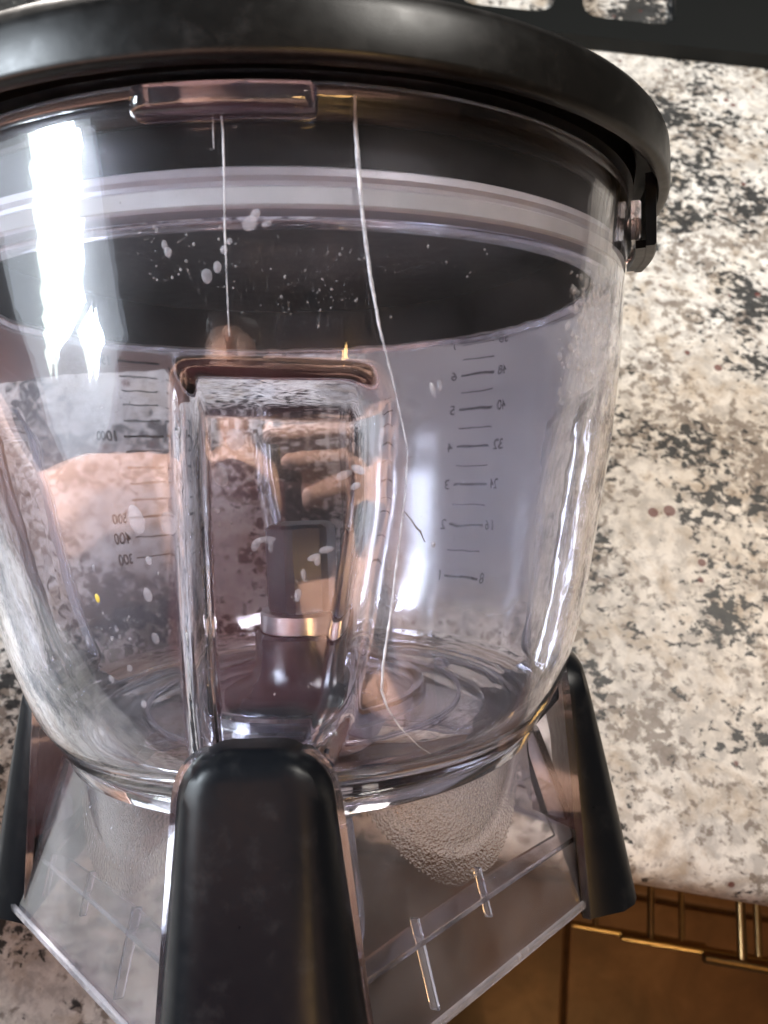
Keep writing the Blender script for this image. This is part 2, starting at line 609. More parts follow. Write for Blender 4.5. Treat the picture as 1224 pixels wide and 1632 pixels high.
def flute_depth(theta, z):
    """inward recess in line with each leg; theta measured from the front (-y), positive to +x"""
    out = np.zeros_like(theta)
    for k in range(4):
        dth = (theta - k * math.pi / 2 + math.pi) % (2 * math.pi) - math.pi
        s = dth * bowl_r(z)
        xl = np.interp(z, [-4.5, 3.2], [-1.62, -1.20])
        xr = np.interp(z, [-4.5, -3.6, -1.2, 0.7, 2.6, 3.3], [1.45, 1.90, 2.40, 2.78, 2.88, 2.75])
        wl, wr = 0.38, 0.75
        prof = sstep(xl - 0.02, xl + wl, s) * (1 - sstep(xr - wr, xr, s))
        top = 1 - sstep(2.35, 3.40, z + 0.05 * s)
        bot = sstep(-5.1, -4.4, z)
        out = np.maximum(out, prof * top * bot)
    return out


def bowl_mesh():
    # angles: finer across the flutes
    th = []
    for k in range(4):
        a0 = k * math.pi / 2
        th += list(a0 + np.linspace(-0.26, 0.40, 80, endpoint=False))
        th += list(a0 + np.linspace(0.40, math.pi / 2 - 0.26, 40, endpoint=False))
    th = np.array(th)
    n = len(th)
    z_o = np.concatenate([np.linspace(7.95, 3.8, 26), np.linspace(3.75, 2.2, 34), np.linspace(2.1, -4.2, 40), np.linspace(-4.25, -5.75, 24)])
    rings = []
    T = 0.30
    D = 0.62

    def ring(r, z, flute=0.0, inset=0.0):
        zz = np.full(n, z)
        f = flute_depth(th, zz) * D * flute if flute else 0
        rr = r - f - inset
        return np.stack([rr * np.sin(th), -rr * np.cos(th), zz], 1)
    # rim
    rings.append(ring(9.46 - 0.24, 8.02))
    rings.append(ring(9.46 - 0.06, 8.02))
    for z in z_o:
        rings.append(ring(float(bowl_r(z)), float(z), 1.0))
    # foot ring under the bowl
    for r, z in ((6.84, -5.79), (6.74, -5.84), (6.72, -5.90), (6.78, -5.95), (6.74, -6.22), (6.66, -6.28), (6.36, -6.28), (6.28, -6.20), (6.20, -5.96), (6.05, -5.88), (3.0, -5.85), (1.2, -5.85)):
        rings.append(ring(r, z))
    nb = len(rings)
    # inner floor
    for r, z in ((1.2, -5.45), (3.0, -5.45), (5.4, -5.43), (6.2, -5.35)):
        rings.append(ring(r, z))
    z_i = z_o[::-1]
    for z in z_i:
        if z < -5.05: continue
        rings.append(ring(float(bowl_r(z)), float(z), 1.0, T))
    V = np.concatenate(rings)
    F = []
    m = len(rings)
    for k in range(m):
        k2 = (k + 1) % m
        for i in range(n):
            j = (i + 1) % n
            F.append((k * n + i, k2 * n + i, k2 * n + j, k * n + j))
    o = mesh_obj('bowl_wall', V, F, M['clear'], bowl)
    sharp(o, 50)
    return o


wall = bowl_mesh()


def surf(theta, z, off=0.0):
    """point on the outer wall, theta from the front"""
    t = np.array([theta]); zz = np.array([z])
    r = float(bowl_r(z)) - float(flute_depth(t, zz)[0]) * 0.62 + off
    return Vector((r * math.sin(theta), -r * math.cos(theta), z))


# ---- raised tab on the rim, clear
def tab_mesh():
    bm = bmesh.new()
    rings = []
    nth, w = 25, 1.58
    prof = [(9.40, 7.36), (9.78, 7.36), (9.88, 7.42), (9.90, 7.60), (9.88, 7.78), (9.78, 7.84), (9.40, 7.84)]
    for k in range(nth):
        s = -1 + 2 * k / (nth - 1)
        th = s * w / 9.7 + 0.007
        e = 1.0 - max(0, (abs(s) - 0.93) / 0.07) ** 2 * 0.35
        rings.append([(((r - 9.4) * e + 9.4) * math.sin(th), -((r - 9.4) * e + 9.4) * math.cos(th), 7.6 + (z - 7.6) * (0.6 + 0.4 * e)) for r, z in prof])
    bm.free()
    v, f = loft(rings)
    return mesh_obj('rim_tab', v, f, M['clear_tab'], wall)


sharp(tab_mesh(), 55)

# ---- cracks and hairline seam in the wall: lines measured as (theta, z)
CAMO = Vector((2.5699, -22.9440, 1.5242))
C_F = Vector((-0.0021894, 0.99756, -0.069709)); C_U = Vector((0.031316, 0.069743, 0.997073)); C_R = C_F.cross(C_U)


def hit(px, py):
    """where the line of sight through a point of the photograph meets the outer bowl wall"""
    d = (C_F + C_R * ((px - 612) / 1227) - C_U * ((py - 816) / 1227)).normalized()
    t = np.arange(10.0, 32.0, 0.02)
    x, y, z = CAMO.x + d.x * t, CAMO.y + d.y * t, CAMO.z + d.z * t
    ok = (np.hypot(x, y) < bowl_r(z)) & (z > -5.75) & (z < 8.2)
    if not ok.any(): return None
    i0 = int(ok.argmax())
    sl = slice(i0, i0 + 120)
    th = np.arctan2(x[sl], -y[sl])
    ins = np.hypot(x[sl], y[sl]) <= bowl_r(z[sl]) - flute_depth(th, z[sl]) * 0.62
    if not ins.any(): return None
    k = int(ins.argmax())
    return float(th[k]), float(z[sl][k])


def strip_on_wall(name, pix, radii, mat, off=0.004, parent=wall, dense=10):
    pts, rad = [], []
    for k in range(len(pix) - 1):
        (x0, y0), (x1, y1) = pix[k], pix[k + 1]
        for q in range(dense):
            a = q / dense
            h_ = hit(x0 + (x1 - x0) * a, y0 + (y1 - y0) * a)
            if h_ is None: continue
            pts.append(surf(h_[0], h_[1], off)); rad.append(0.85 * (radii[k] * (1 - a) + radii[k + 1] * a) * random.uniform(0.85, 1.15))
    v, f = tube(pts, rad, 6)
    return mesh_obj(name, v, f, mat, parent)


c1 = strip_on_wall('crack', [(565, 152), (566, 200), (572, 280), (578, 350), (590, 440), (604, 520), (624, 600), (642, 680), (649, 715), (646, 780), (634, 880), (622, 980), (610, 1060), (608, 1100), (618, 1130), (638, 1160), (668, 1190), (690, 1204)],
                   [0.026, 0.040, 0.050, 0.046, 0.040, 0.030, 0.022, 0.014, 0.012, 0.016, 0.024, 0.030, 0.034, 0.032, 0.026, 0.018, 0.010, 0.006], M['crack'])
c1['label'] = 'long white crack running down the bowl wall'
c2 = strip_on_wall('crack', [(352, 176), (356, 210), (357, 280), (358, 350), (361, 430), (364, 505), (366, 540)], [0.022, 0.020, 0.018, 0.018, 0.014, 0.010, 0.006], M['crack'])
c2['label'] = 'thin straight hairline crack below the rim tab'
strip_on_wall('crack', [(339, 182), (340, 212), (341, 240)], [0.006, 0.012, 0.006], M['crack'])
strip_on_wall('fibre', [(644, 815), (654, 828), (664, 842), (669, 846), (673, 856), (678, 866)], [0.010, 0.014, 0.020, 0.026, 0.016, 0.010], M['hair_fibre'], 0.012, wall, 4)

# ---- dried water spots (placed one by one) and fine specks (stuff)


def blob(th, z, rx, rz, ang=0.0, lift=0.012, n=14, jag=0.06):
    c = surf(th, z, 0.0)
    nrm = Vector((math.sin(th), -math.cos(th), 0))
    tx = Vector((math.cos(th), math.sin(th), 0)); tz = Vector((0, 0, 1))
    tilt = Vector((0, 0, 0))
    verts = [c + nrm * (lift + 0.004)]
    loops = []
    for ring_k, (sc, hh) in enumerate(((0.6, lift), (1.0, 0.001))):
        lp = []
        for i in range(n):
            a = 2 * math.pi * i / n
            q = sc * (1 + jag * math.sin(2 * a + th * 40) + jag * 0.6 * math.sin(3 * a + z * 17))
            ux, uz = rx * q * math.cos(a), rz * q * math.sin(a)
            X = ux * math.cos(ang) - uz * math.sin(ang); Z = ux * math.sin(ang) + uz * math.cos(ang)
            r_here = Vector(surf(th + X / 9.0, z + Z, 0.003 + hh))
            lp.append(r_here)
        loops.append(lp)
    faces = []
    base = 1
    for lp in loops: verts += lp
    for i in range(n):
        j = (i + 1) % n
        faces.append((0, base + i, base + j))
        faces.append((base + i, base + n + i, base + n + j, base + j))
    return verts, faces


spots = [(218, 828, 13, 24, 0.1), (270, 834, 15, 18, 0.2), (352, 759, 13, 17, 0), (375, 700, 17, 16, 0.3), (236, 948, 8, 12, 0), (238, 893, 6, 7, 0),
         (398, 356, 9, 12, -0.6), (407, 342, 6, 9, -0.7), (425, 357, 7, 4, 0.5), (330, 440, 8, 10, 0), (347, 426, 6, 8, 0), (357, 398, 5, 6, 0), (366, 385, 4, 5, 0),
         (248, 1017, 7, 10, 0), (207, 1065, 6, 6, 0), (178, 1082, 6, 7, 0), (140, 1020, 4, 10, 0), (230, 1122, 6, 8, -0.4), (179, 1017, 4, 4, 0), (191, 1015, 3, 4, 0), (208, 1018, 4, 3, 0),
         (484, 916, 5, 10, 0.1), (475, 948, 7, 11, -0.3), (408, 868, 7, 12, -0.5), (425, 860, 16, 6, 0), (432, 872, 5, 10, 0), (500, 888, 13, 5, 0.3), (506, 894, 6, 8, 0), (520, 876, 14, 6, 0.1),
         (548, 757, 14, 7, 0.4), (570, 748, 12, 6, -0.5), (566, 775, 9, 5, 0.6), (690, 868, 4, 5, 0), (350, 835, 3, 6, 0), (340, 812, 3, 4, 0), (347, 815, 3, 4, 0),
         (150, 905, 3, 5, 0), (186, 1002, 4, 6, 0), (107, 1045, 3, 6, 0), (85, 1049, 3, 5, 0), (268, 402, 5, 8, 0.2), (262, 390, 4, 7, 0.1), (95, 1000, 4, 7, 0.4)]
for x, y, rx, ry, ang in spots:
    h_ = hit(x, y)
    if h_ is None: continue
    sc = 0.0122
    v, f = blob(h_[0], h_[1], rx * sc, ry * sc, ang)
    mesh_obj('water_spot', v, f, M['spot'], wall)
h_ = hit(156, 953)
v, f = blob(h_[0], h_[1], 0.06, 0.09, 0)
cr = mesh_obj('crumb', v, f, M['crumb'], wall)
cr['label'] = 'tiny yellow crumb stuck to the bowl'

sv, sf = [], []
def add_speck(th, z, r_, e=1.4, lift=0.008):
    v, f = blob(th, z, r_, r_ * e, random.uniform(-0.5, 0.5), lift, 6, 0.1)
    o = len(sv)
    sv.extend(v); sf.extend([tuple(i + o for i in q) for q in f])
clusters = [(330, 420, 70, 60, 35), (430, 430, 90, 50, 25), (270, 430, 60, 60, 35), (330, 830, 45, 60, 60), (180, 990, 90, 70, 90), (110, 1010, 40, 60, 40), (240, 370, 50, 40, 40), (560, 420, 100, 60, 40), (480, 480, 120, 60, 40), (700, 410, 90, 30, 30), (480, 920, 60, 60, 30), (700, 1050, 80, 60, 20), (150, 600, 60, 80, 25), (380, 1060, 120, 60, 25)]
for cx, cy_, sx, sy, cnt in clusters:
    for _ in range(cnt):
        h_ = hit(random.gauss(cx, sx * 0.6), random.gauss(cy_, sy * 0.6))
        if h_ and -5.5 < h_[1] < 7.4:
            add_speck(h_[0], h_[1], random.choice((0.007, 0.009, 0.011, 0.014, 0.022)) * random.uniform(0.7, 1.2))
sp = mesh_obj('fine_specks', sv, sf, M['speck'], wall)
sp['kind'] = 'stuff'

# condensation beads on the upper right of the wall
sv, sf = [], []
for _ in range(420):
    x = random.triangular(885, 992, 965); y = random.triangular(425, 760, 480)
    h_ = hit(min(x, 985), y)
    if h_ is None: continue
    add_speck(h_[0], h_[1], random.uniform(0.025, 0.085), random.uniform(0.8, 2.0), 0.03)
for _ in range(60):
    h_ = hit(random.uniform(900, 950), random.uniform(760, 1000))
    if h_: add_speck(h_[0], h_[1], random.uniform(0.02, 0.05), 1.8, 0.03)
for x, y, r_ in ((857, 846, 0.10), (893, 850, 0.12), (690, 622, 0.07), (700, 615, 0.05)):
    h_ = hit(x, y)
    if h_: add_speck(h_[0], h_[1], r_, 2.4, 0.05)
cd = mesh_obj('condensation_beads', sv, sf, M['bead'], wall)
cd['kind'] = 'stuff'

# ---- printed measuring scales on the far wall (readable from outside, so mirrored from here)
def az_surf(az, z, off):
    r = float(bowl_r(z)) + off
    return (r * math.cos(az), r * math.sin(az), z)


def tick(az, z, half, thick):
    n = 7
    v, f = [], []
    for k in range(n):
        a = az + (-half + 2 * half * k / (n - 1)) / float(bowl_r(z))
        w = thick * 1.15 * random.uniform(0.8, 1.1)
        for dz, of in ((-w, -0.312), (w, -0.312), (w, -0.304), (-w, -0.304)):
            v.append(az_surf(a, z + dz, of))
    rings = [v[i * 4:i * 4 + 4] for i in range(n)]
    vv, ff = loft(rings)
    return mesh_obj('scale_mark', vv, ff, M['print'], wall, False)


def number(text, az, z, size, align):
    cu = bpy.data.curves.new('scale_number', 'FONT')
    cu.body = text; cu.size = size; cu.align_x = align; cu.align_y = 'CENTER'
    cu.extrude = 0.0; cu.offset = 0.008; cu.resolution_u = 3
    to = bpy.data.objects.new('tmp_text', cu)
    COL.objects.link(to)
    dg = bpy.context.evaluated_depsgraph_get()
    me = bpy.data.meshes.new_from_object(to.evaluated_get(dg))
    bpy.data.objects.remove(to)
    bm = bmesh.new(); bm.from_mesh(me)
    bmesh.ops.triangulate(bm, faces=bm.faces)
    long_e = [e for e in bm.edges if e.calc_length() > size * 0.3]
    bmesh.ops.subdivide_edges(bm, edges=long_e, cuts=1)
    for v in bm.verts:
        zz = z + v.co.y
        a = az + v.co.x / float(bowl_r(z))
        v.co = az_surf(a, zz, -0.310)
    bm.to_mesh(me); bm.free()
    bpy.data.meshes.remove
    me.materials.clear(); me.materials.append(M['print'])
    o = bpy.data.objects.new('scale_number', me)
    COL.objects.link(o); o.parent = wall
    return o


AZR = R_(45.0)
oz = [(64, 6.80), (56, 5.78), (48, 4.57), (40, 3.29), (32, 1.89), (24, 0.45), (16, -1.06), (8, -2.98)]
for i, (val, z) in enumerate(oz):
    az = AZR + R_(0.18 * i)
    tick(az, z, 0.82, 0.040)
    if i + 1 < len(oz):
        tick(az, (z + oz[i + 1][1]) / 2, 0.80, 0.020)
    number('64 oz' if val == 64 else str(val), az - 1.02 / 9, z + 0.02, 0.50, 'RIGHT')
    number('8 CUPS' if val == 64 else str(val // 8), az + 1.02 / 9, z - 0.02, 0.50, 'LEFT')
AZL = R_(136.6)
mlz = {1800: 6.95, 1700: 6.42, 1600: 5.90, 1500: 5.37, 1400: 4.84, 1300: 4.3, 1200: 3.76, 1100: 3.20, 1000: 2.63, 900: 2.07, 800: 1.49, 700: 0.90, 600: 0.30, 500: -0.33, 400: -1.05, 300: -1.79}
for val, z in mlz.items():
    az = AZL + R_((6.95 - z) * 0.24)
    tick(az, z, 0.80 if val % 500 else 0.9, 0.035 if val % 500 == 0 else 0.022)
    if val in (1800, 1500, 1000, 500, 400, 300):
        number('1800ML' if val == 1800 else str(val), az + 1.05 / 9, z, 0.50, 'LEFT')

# ---- spindle in the middle of the bowl
sp_root = wall
hexr = []
for r, z in ((0.96, -0.35), (1.02, -0.42), (1.02, -2.75), (0.98, -2.90)):
    hexr.append([(r * (1.0 if k % 2 == 0 else 0.955) * math.cos(2 * math.pi * k / 12 + 0.2), r * (1.0 if k % 2 == 0 else 0.955) * math.sin(2 * math.pi * k / 12 + 0.2), z) for k in range(12)])
# six-sided drive head with small flats
hexr2 = []
for r, z in ((0.90, -0.30), (1.03, -0.40), (1.05, -2.75), (1.00, -2.90)):
    ring = []
    for k in range(6):
        for da in (-0.13, 0.13):
            a = k * math.pi / 3 + 0.28 + da
            ring.append((r * math.cos(a), r * math.sin(a), z))
    hexr2.append(ring)
v, f = loft(hexr2)
sh = mesh_obj('spindle_head', v, f, M['grey_plastic'], bowl)
sharp(sh, 20)
v, f = revolve([(0, -2.86), (1.22, -2.86), (1.28, -2.92), (1.28, -3.42), (1.22, -3.48), (0, -3.48)], 48)
sharp(mesh_obj('spindle_collar', v, f, M['steel'], bowl), 40)
v, f = revolve([(0, -3.46), (1.36, -3.46), (1.44, -3.54), (1.46, -4.3), (1.58, -4.75), (1.85, -5.05), (2.3, -5.2), (2.45, -5.3), (2.46, -5.42), (0, -5.42)], 64)
sharp(mesh_obj('spindle_hub', v, f, M['grey_plastic'], bowl), 40)
v, f = revolve(close_loop([(3.25, -5.44), (3.25, -5.10), (3.35, -5.03), (3.55, -5.03), (3.62, -5.11), (3.62, -5.44)]), 96)
sharp(mesh_obj('floor_ring', v, f, M['clear_edge'], bowl), 40)
v, f = revolve(close_loop([(4.55, -5.430), (4.55, -5.36), (4.62, -5.34), (4.70, -5.36), (4.70, -5.430)]), 96)
sharp(mesh_obj('floor_ring', v, f, M['clear_edge'], bowl), 40)
# injection gate mark on the floor
v, f = revolve([(0, -5.50), (0.16, -5.52), (0.30, -5.62), (0.34, -5.70), (0, -5.70)], 20)
gm = mesh_obj('gate_mark', v, f, M['clear_edge'], bowl)
gm.location = (4.3, 2.6, 0.27)
# drive socket under the floor
v, f = revolve(close_loop([(2.0, -5.86), (2.4, -5.86), (2.4, -8.2), (2.3, -8.3), (2.05, -8.3), (2.0, -8.2)]), 64)
sharp(mesh_obj('drive_socket', v, f, M['clear_base'], bowl), 40)

# ---- base skirt: round neck that flares into a square


def skirt():
    n = 360
    th = np.linspace(0, 2 * math.pi, n, endpoint=False)

    def sq(a):
        # square with corners on the axes (towards the legs), corners cut at 8.35
        ph = (th + math.pi / 4) % (math.pi / 2) - math.pi / 4     # 0 at a corner
        r = a / np.cos(math.pi / 4 - np.abs(ph))
        cap = (a * 1.17) / np.cos(ph)
        return np.minimum(r, cap)
    rows = []
    neck = 6.34

    def blend(z):
        # lower part square, upper part round; the round dips lowest at the middle of a side
        t = sstep(-9.6, -7.9, np.full(n, z))
        return t
    zs = list(np.linspace(-6.30, -8.9, 80)) + list(np.linspace(-9.1, -10.9, 8)) + [-11.0]
    outer, inner = [], []
    for z in zs:
        a = 6.34 + (-z - 8.15) * 0.30
        base = sq(a)
        k = 0.06
        h_ = np.clip(0.5 + 0.5 * (base - neck) / k, 0, 1)
        r = neck * (1 - h_) + base * h_ + k * h_ * (1 - h_) * 0.5
        outer.append(np.stack([r * np.sin(th), -r * np.cos(th), np.full(n, z)], 1))
        ri = r - 0.24
        inner.append(np.stack([ri * np.sin(th), -ri * np.cos(th), np.full(n, z)], 1))
    rings = outer + inner[::-1]
    V = np.concatenate(rings); F = []
    m = len(rings)
    for k in range(m):
        k2 = (k + 1) % m
        for i in range(n):
            j = (i + 1) % n
            F.append((k * n + i, k * n + j, k2 * n + j, k2 * n + i))
    o = mesh_obj('base_skirt', V, F, M['clear_base'], bowl)
    o.data.materials.append(M['clear_pebble'])
    neck_r = 6.34
    for p in o.data.polygons:
        if math.hypot(p.center.x, p.center.y) < neck_r + 0.02 and p.center.z > -8.9: p.material_index = 1
    sharp(o, 40)
    return o


sk = skirt()


def skirt_ledge():
    n = 240
    th = np.linspace(0, 2 * math.pi, n, endpoint=False)
    ph = (th + math.pi / 4) % (math.pi / 2) - math.pi / 4

    def sq(a):
        return np.minimum(a / np.cos(math.pi / 4 - np.abs(ph)), a * 1.17 / np.cos(ph))
    rings = []
    for off, z in ((0.26, -9.42), (0.85, -9.42), (0.90, -9.48), (0.85, -9.54), (0.26, -9.54)):
        r = sq(6.34 + (-z - 8.15) * 0.30) - off
        rings.append(np.stack([r * np.sin(th), -r * np.cos(th), np.full(n, z)], 1))
    v, f = loft(rings + [rings[0]], False)
    return sharp(mesh_obj('skirt_ledge', v, f, M['clear_edge'], sk), 40)


skirt_ledge()


def skirt_rim():
    n = 240
    th = np.linspace(0, 2 * math.pi, n, endpoint=False)
    ph = (th + math.pi / 4) % (math.pi / 2) - math.pi / 4
    rings = []
    for off, z in ((0.004, -10.80), (0.09, -10.84), (0.09, -11.0), (0.05, -11.02), (-0.22, -11.02), (-0.22, -11.004), (0.004, -11.004)):
        a = 6.34 + (11.0 - 8.15) * 0.30
        r = np.minimum(a / np.cos(math.pi / 4 - np.abs(ph)), a * 1.17 / np.cos(ph)) + off
        rings.append(np.stack([r * np.sin(th), -r * np.cos(th), np.full(n, z)], 1))
    v, f = loft(rings + [rings[0]], False)
    return sharp(mesh_obj('skirt_rim', v, f, M['clear_rim'], sk), 40)


skirt_rim()
# stiffening ribs and small slots on each flat of the skirt
for q in range(4):
    ang = math.pi / 4 + q * math.pi / 2
    nrm = Vector((math.sin(ang), -math.cos(ang), 0)); tan = Vector((math.cos(ang), math.sin(ang), 0))
    for s, z0, z1, dpt in (((-2.2, -8.95, -10.95, 0.16), (0.15, -8.75, -9.95, 0.12)) if q in (0, 2) else ((-3.3, -9.2, -10.3, 0.06), (-1.1, -8.9, -10.0, 0.10), (1.25, -8.9, -10.95, 0.16))):
        rb = bmesh.new()
        rot = Matrix((tan, nrm, Vector((0, 0, 1)))).transposed() @ Matrix.Rotation(R_(16.7), 3, 'X')
        a = 6.34 + (-(z0 + z1) / 2 - 8.15) * 0.30
        add_box(rb, nrm * (a - 0.24 - dpt / 2 - 0.02) + tan * s + Vector((0, 0, (z0 + z1) / 2)), (0.10, dpt + 0.1, z0 - z1), 0.03, rot)
        bm_obj('skirt_rib', rb, M['clear_edge'], sk)

# ---- legs: bulging black panels on clear corner posts


def leg_ring(z, hw, r_edge, r_mid, depth, n=15):
    ring = []
    for k in range(n):
        s = -1 + 2 * k / (n - 1)
        x = hw * s
        e = max(0.0, abs(s) - 0.86) / 0.14
        y = r_edge + (r_mid - r_edge) * (1 - abs(s) ** 5.5) - 0.16 * e * e
        ring.append((x, -y, z))
    ring.append((hw - 0.02, -(r_edge - depth), z))
    ring.append((-hw + 0.02, -(r_edge - depth), z))
    return ring


def leg_mesh():
    rings = []
    zs = [-3.95, -3.98, -4.05, -4.15, -4.3, -4.5, -4.75, -5.0, -6, -7, -8, -9, -10, -10.9, -11.0]
    for z in zs:
        t = (-z - 3.95) / 7.05
        hw = 1.50 + 0.80 * t
        cut = max(0.0, (z + 4.95))            # rounded top corners
        if cut > 0: hw -= 0.95 * (1 - math.sqrt(max(0.0, 1 - min(1, cut) ** 2)))
        r_mid = 8.05 + 1.50 * t ** 0.9
        r_edge = 7.78 + 0.38 * t
        if z > -4.3: r_mid -= 0.30 * ((z + 4.3) / 0.35) ** 2; r_edge -= 0.2 * ((z + 4.3) / 0.35) ** 2
        rings.append(leg_ring(z, hw, r_edge, max(r_mid, r_edge + 0.02), 0.42))
    return loft(rings)


def post_mesh():
    rings = []
    for z in [-4.05, -4.12, -4.3, -4.6, -5.0, -6, -7, -8, -8.6, -9.2, -9.8, -10.4, -10.98]:
        t = (-z - 3.95) / 7.05
        hw = 1.66 + 0.74 * t
        cut = max(0.0, (z + 4.95))
        if cut > 0: hw -= 0.80 * (1 - math.sqrt(max(0.0, 1 - min(1, cut) ** 2)))
        ro = 7.62 + 0.40 * t
        ri = max(6.1, min(7.3, float(bowl_r(max(z, -5.7))) + 0.06)) if z > -5.8 else 6.35
        ri = min(ri, ro - 0.25)
        if z < -8.2: ri = ro - 0.25
        ring = []
        for k in range(9):
            s = -1 + 2 * k / 8
            e = max(0, abs(s) - 0.7) / 0.3
            ring.append((hw * s, -(ro - 0.08 * e * e), z))
        ring.append((hw - 0.1, -ri, z)); ring.append((-hw + 0.1, -ri, z))
        rings.append(ring)
    return loft(rings)


lv, lf = leg_mesh()
pv, pf = post_mesh()
leg0 = mesh_obj('leg', lv, lf, M['black_gloss'], bowl); sharp(leg0, 32)
post0 = mesh_obj('corner_post', pv, pf, M['clear_base'], bowl); sharp(post0, 35)
for k in range(4):
    for src in (leg0, post0):
        o = src if k == 0 else src.copy()
        if k: COL.objects.link(o); o.parent = bowl
        o.rotation_euler.z = k * math.pi / 2 + R_(-2.0)
        if k == 0: o.location.z = -0.30

# ------------------------------------------------------------------ lid
lid = empty('bowl_lid', None, OBJ_M)
tag(lid, 'round black plastic lid with grey seal closing the clear bowl', 'lid')
v, f = revolve([(0, 9.18), (9.6, 9.18), (10.15, 9.15), (10.34, 9.06), (10.41, 8.92), (10.43, 8.7), (10.43, 8.05), (10.41, 7.97), (10.36, 7.92), (10.28, 7.90), (10.16, 7.90), (10.10, 7.96), (10.08, 8.55), (9.95, 8.62), (9.62, 8.62), (9.56, 8.30), (9.56, 8.12), (9.10, 8.12), (9.02, 8.05), (8.98, 7.62), (8.90, 7.52), (0, 7.46)], 256)
lb = mesh_obj('lid_body', v, f, M['black'], lid); sharp(lb, 40)
v, f = revolve(close_loop([(8.45, 7.50), (8.86, 7.50), (8.86, 6.74), (8.55, 6.74), (8.50, 6.0), (8.45, 6.0)]), 192)
sharp(mesh_obj('seal_carrier', v, f, M['black'], lid), 40)
v, f = revolve(close_loop([(8.56, 6.73), (8.90, 6.73), (9.04, 6.66), (9.06, 6.52), (8.97, 6.46), (8.97, 6.38), (9.06, 6.32), (9.06, 6.04), (9.00, 5.97), (8.60, 5.95), (8.56, 6.05)]), 192)
sharp(mesh_obj('gasket', v, f, M['gasket'], lid), 40)
v, f = revolve(close_loop([(8.90, 5.86), (8.95, 5.80), (8.90, 5.74), (8.55, 5.74), (8.50, 5.94), (8.60, 5.94)]), 192)
sharp(mesh_obj('gasket_lip', v, f, M['clear_edge'], lid), 40)


# latch hanging from the lid at the right
def arc_block(a0, a1, r0, r1, z0, z1, mat, name, parent, bev=0.05, n=10):
    rings = []
    for k in range(n):
        a = R_(a0 + (a1 - a0) * k / (n - 1))
        rings.append([((r) * math.cos(a), (r) * math.sin(a), z) for r, z in
                      ((r0, z0), (r1 - bev, z0), (r1, z0 + bev), (r1, z1 - bev), (r1 - bev, z1), (r0, z1))])
    v, f = loft(rings)
    o = mesh_obj(name, v, f, mat, parent)
    return sharp(o, 35)


arc_block(-21, -4, 9.85, 10.10, 6.55, 8.30, M['black_gloss'], 'latch', lid)
arc_block(-20, -5, 9.60, 9.87, 6.55, 6.74, M['black_gloss'], 'latch_hook', lid, 0.03)
arc_block(-20.6, -6, 9.50, 9.74, 6.75, 7.70, M['clear_edge'], 'rim_tab', wall, 0.05)

# ------------------------------------------------------------------ black slotted rack at the back of the counter
def rack():
    bm = bmesh.new()
    X0, X1, Y0, Y1, H = -0.22, 0.42, 0.535, 0.700, 0.010
    holes = [(-0.030, 0.037), (0.057, 0.122), (-0.117, -0.050)]
    hy0, hy1, cr = 0.556, 0.668, 0.014

    def rr(x0, x1, y0, y1, r, n=5):
        p = []
        for cx, cy_, a0 in ((x1 - r, y1 - r, 0), (x0 + r, y1 - r, 90), (x0 + r, y0 + r, 180), (x1 - r, y0 + r, 270)):
            for k in range(n + 1):
                a = R_(a0 + 90 * k / n)
                p.append((cx + r * math.cos(a), cy_ + r * math.sin(a)))
        return p
    loops = [rr(X0, X1, Y0, Y1, 0.012)] + [rr(a, b, hy0, hy1, cr) for a, b in holes]
    top = []
    for lp in loops:
        vs = [bm.verts.new((x, y, H)) for x, y in lp]
        es = [bm.edges.new((vs[i], vs[(i + 1) % len(vs)])) for i in range(len(vs))]
        top += es
    bmesh.ops.triangle_fill(bm, use_beauty=True, edges=top)
    r = bmesh.ops.extrude_face_region(bm, geom=list(bm.faces))
    vs = [g for g in r['geom'] if isinstance(g, bmesh.types.BMVert)]
    bmesh.ops.translate(bm, verts=vs, vec=(0, 0, -H + 0.0005))
    o = bm_obj('trivet', bm, M['rack'])
    return o


rk = rack()
tag(rk, 'flat black trivet with rounded openings lying at the back of the granite counter', 'trivet')

# ------------------------------------------------------------------ person who takes the picture (mirrored in the bowl) and the phone
def capsules_mesh(name, chains, mat, parent, voxel, smooth_it=6):
    V, F = [], []
    for pts, rad in chains:
        P = [Vector(p) for p in pts]
        # resample with rounded ends
        full_p, full_r = [], []
        d0 = (P[0] - P[1]).normalized(); d1 = (P[-1] - P[-2]).normalized()
        for a in (0.98, 0.8, 0.45): full_p.append(P[0] + d0 * rad[0] * a); full_r.append(rad[0] * math.sqrt(1 - a * a))
        for k in range(len(P) - 1):
            for q in range(5):
                a = q / 5
                full_p.append(P[k].lerp(P[k + 1], a)); full_r.append(rad[k] + (rad[k + 1] - rad[k]) * a)
        full_p.append(P[-1]); full_r.append(rad[-1])
        for a in (0.45, 0.8, 0.98): full_p.append(P[-1] + d1 * rad[-1] * a); full_r.append(rad[-1] * math.sqrt(1 - a * a))
        v, f = tube(full_p, full_r, 14)
        o = len(V); V += [tuple(q) for q in v]; F += [tuple(i + o for i in q) for q in f]
    ob = mesh_obj(name, V, F, mat, parent)
    rm = ob.modifiers.new('remesh', 'REMESH'); rm.mode = 'VOXEL'; rm.voxel_size = voxel; rm.use_smooth_shade = True
    sm = ob.modifiers.new('smooth', 'SMOOTH'); sm.iterations = smooth_it; sm.factor = 0.5
    return ob


def cw(x, y, z):
    """centimetres from the lens: right, up, forward"""
    return CAM_POS + (RIGHT * x + UP * y + FWD * z) * 0.01


person = empty('person')
tag(person, 'person in a red top leaning over the counter, holding a phone and steadying the lid', 'person')
hc = Vector((-0.100, -0.255, 0.620))
ch = []
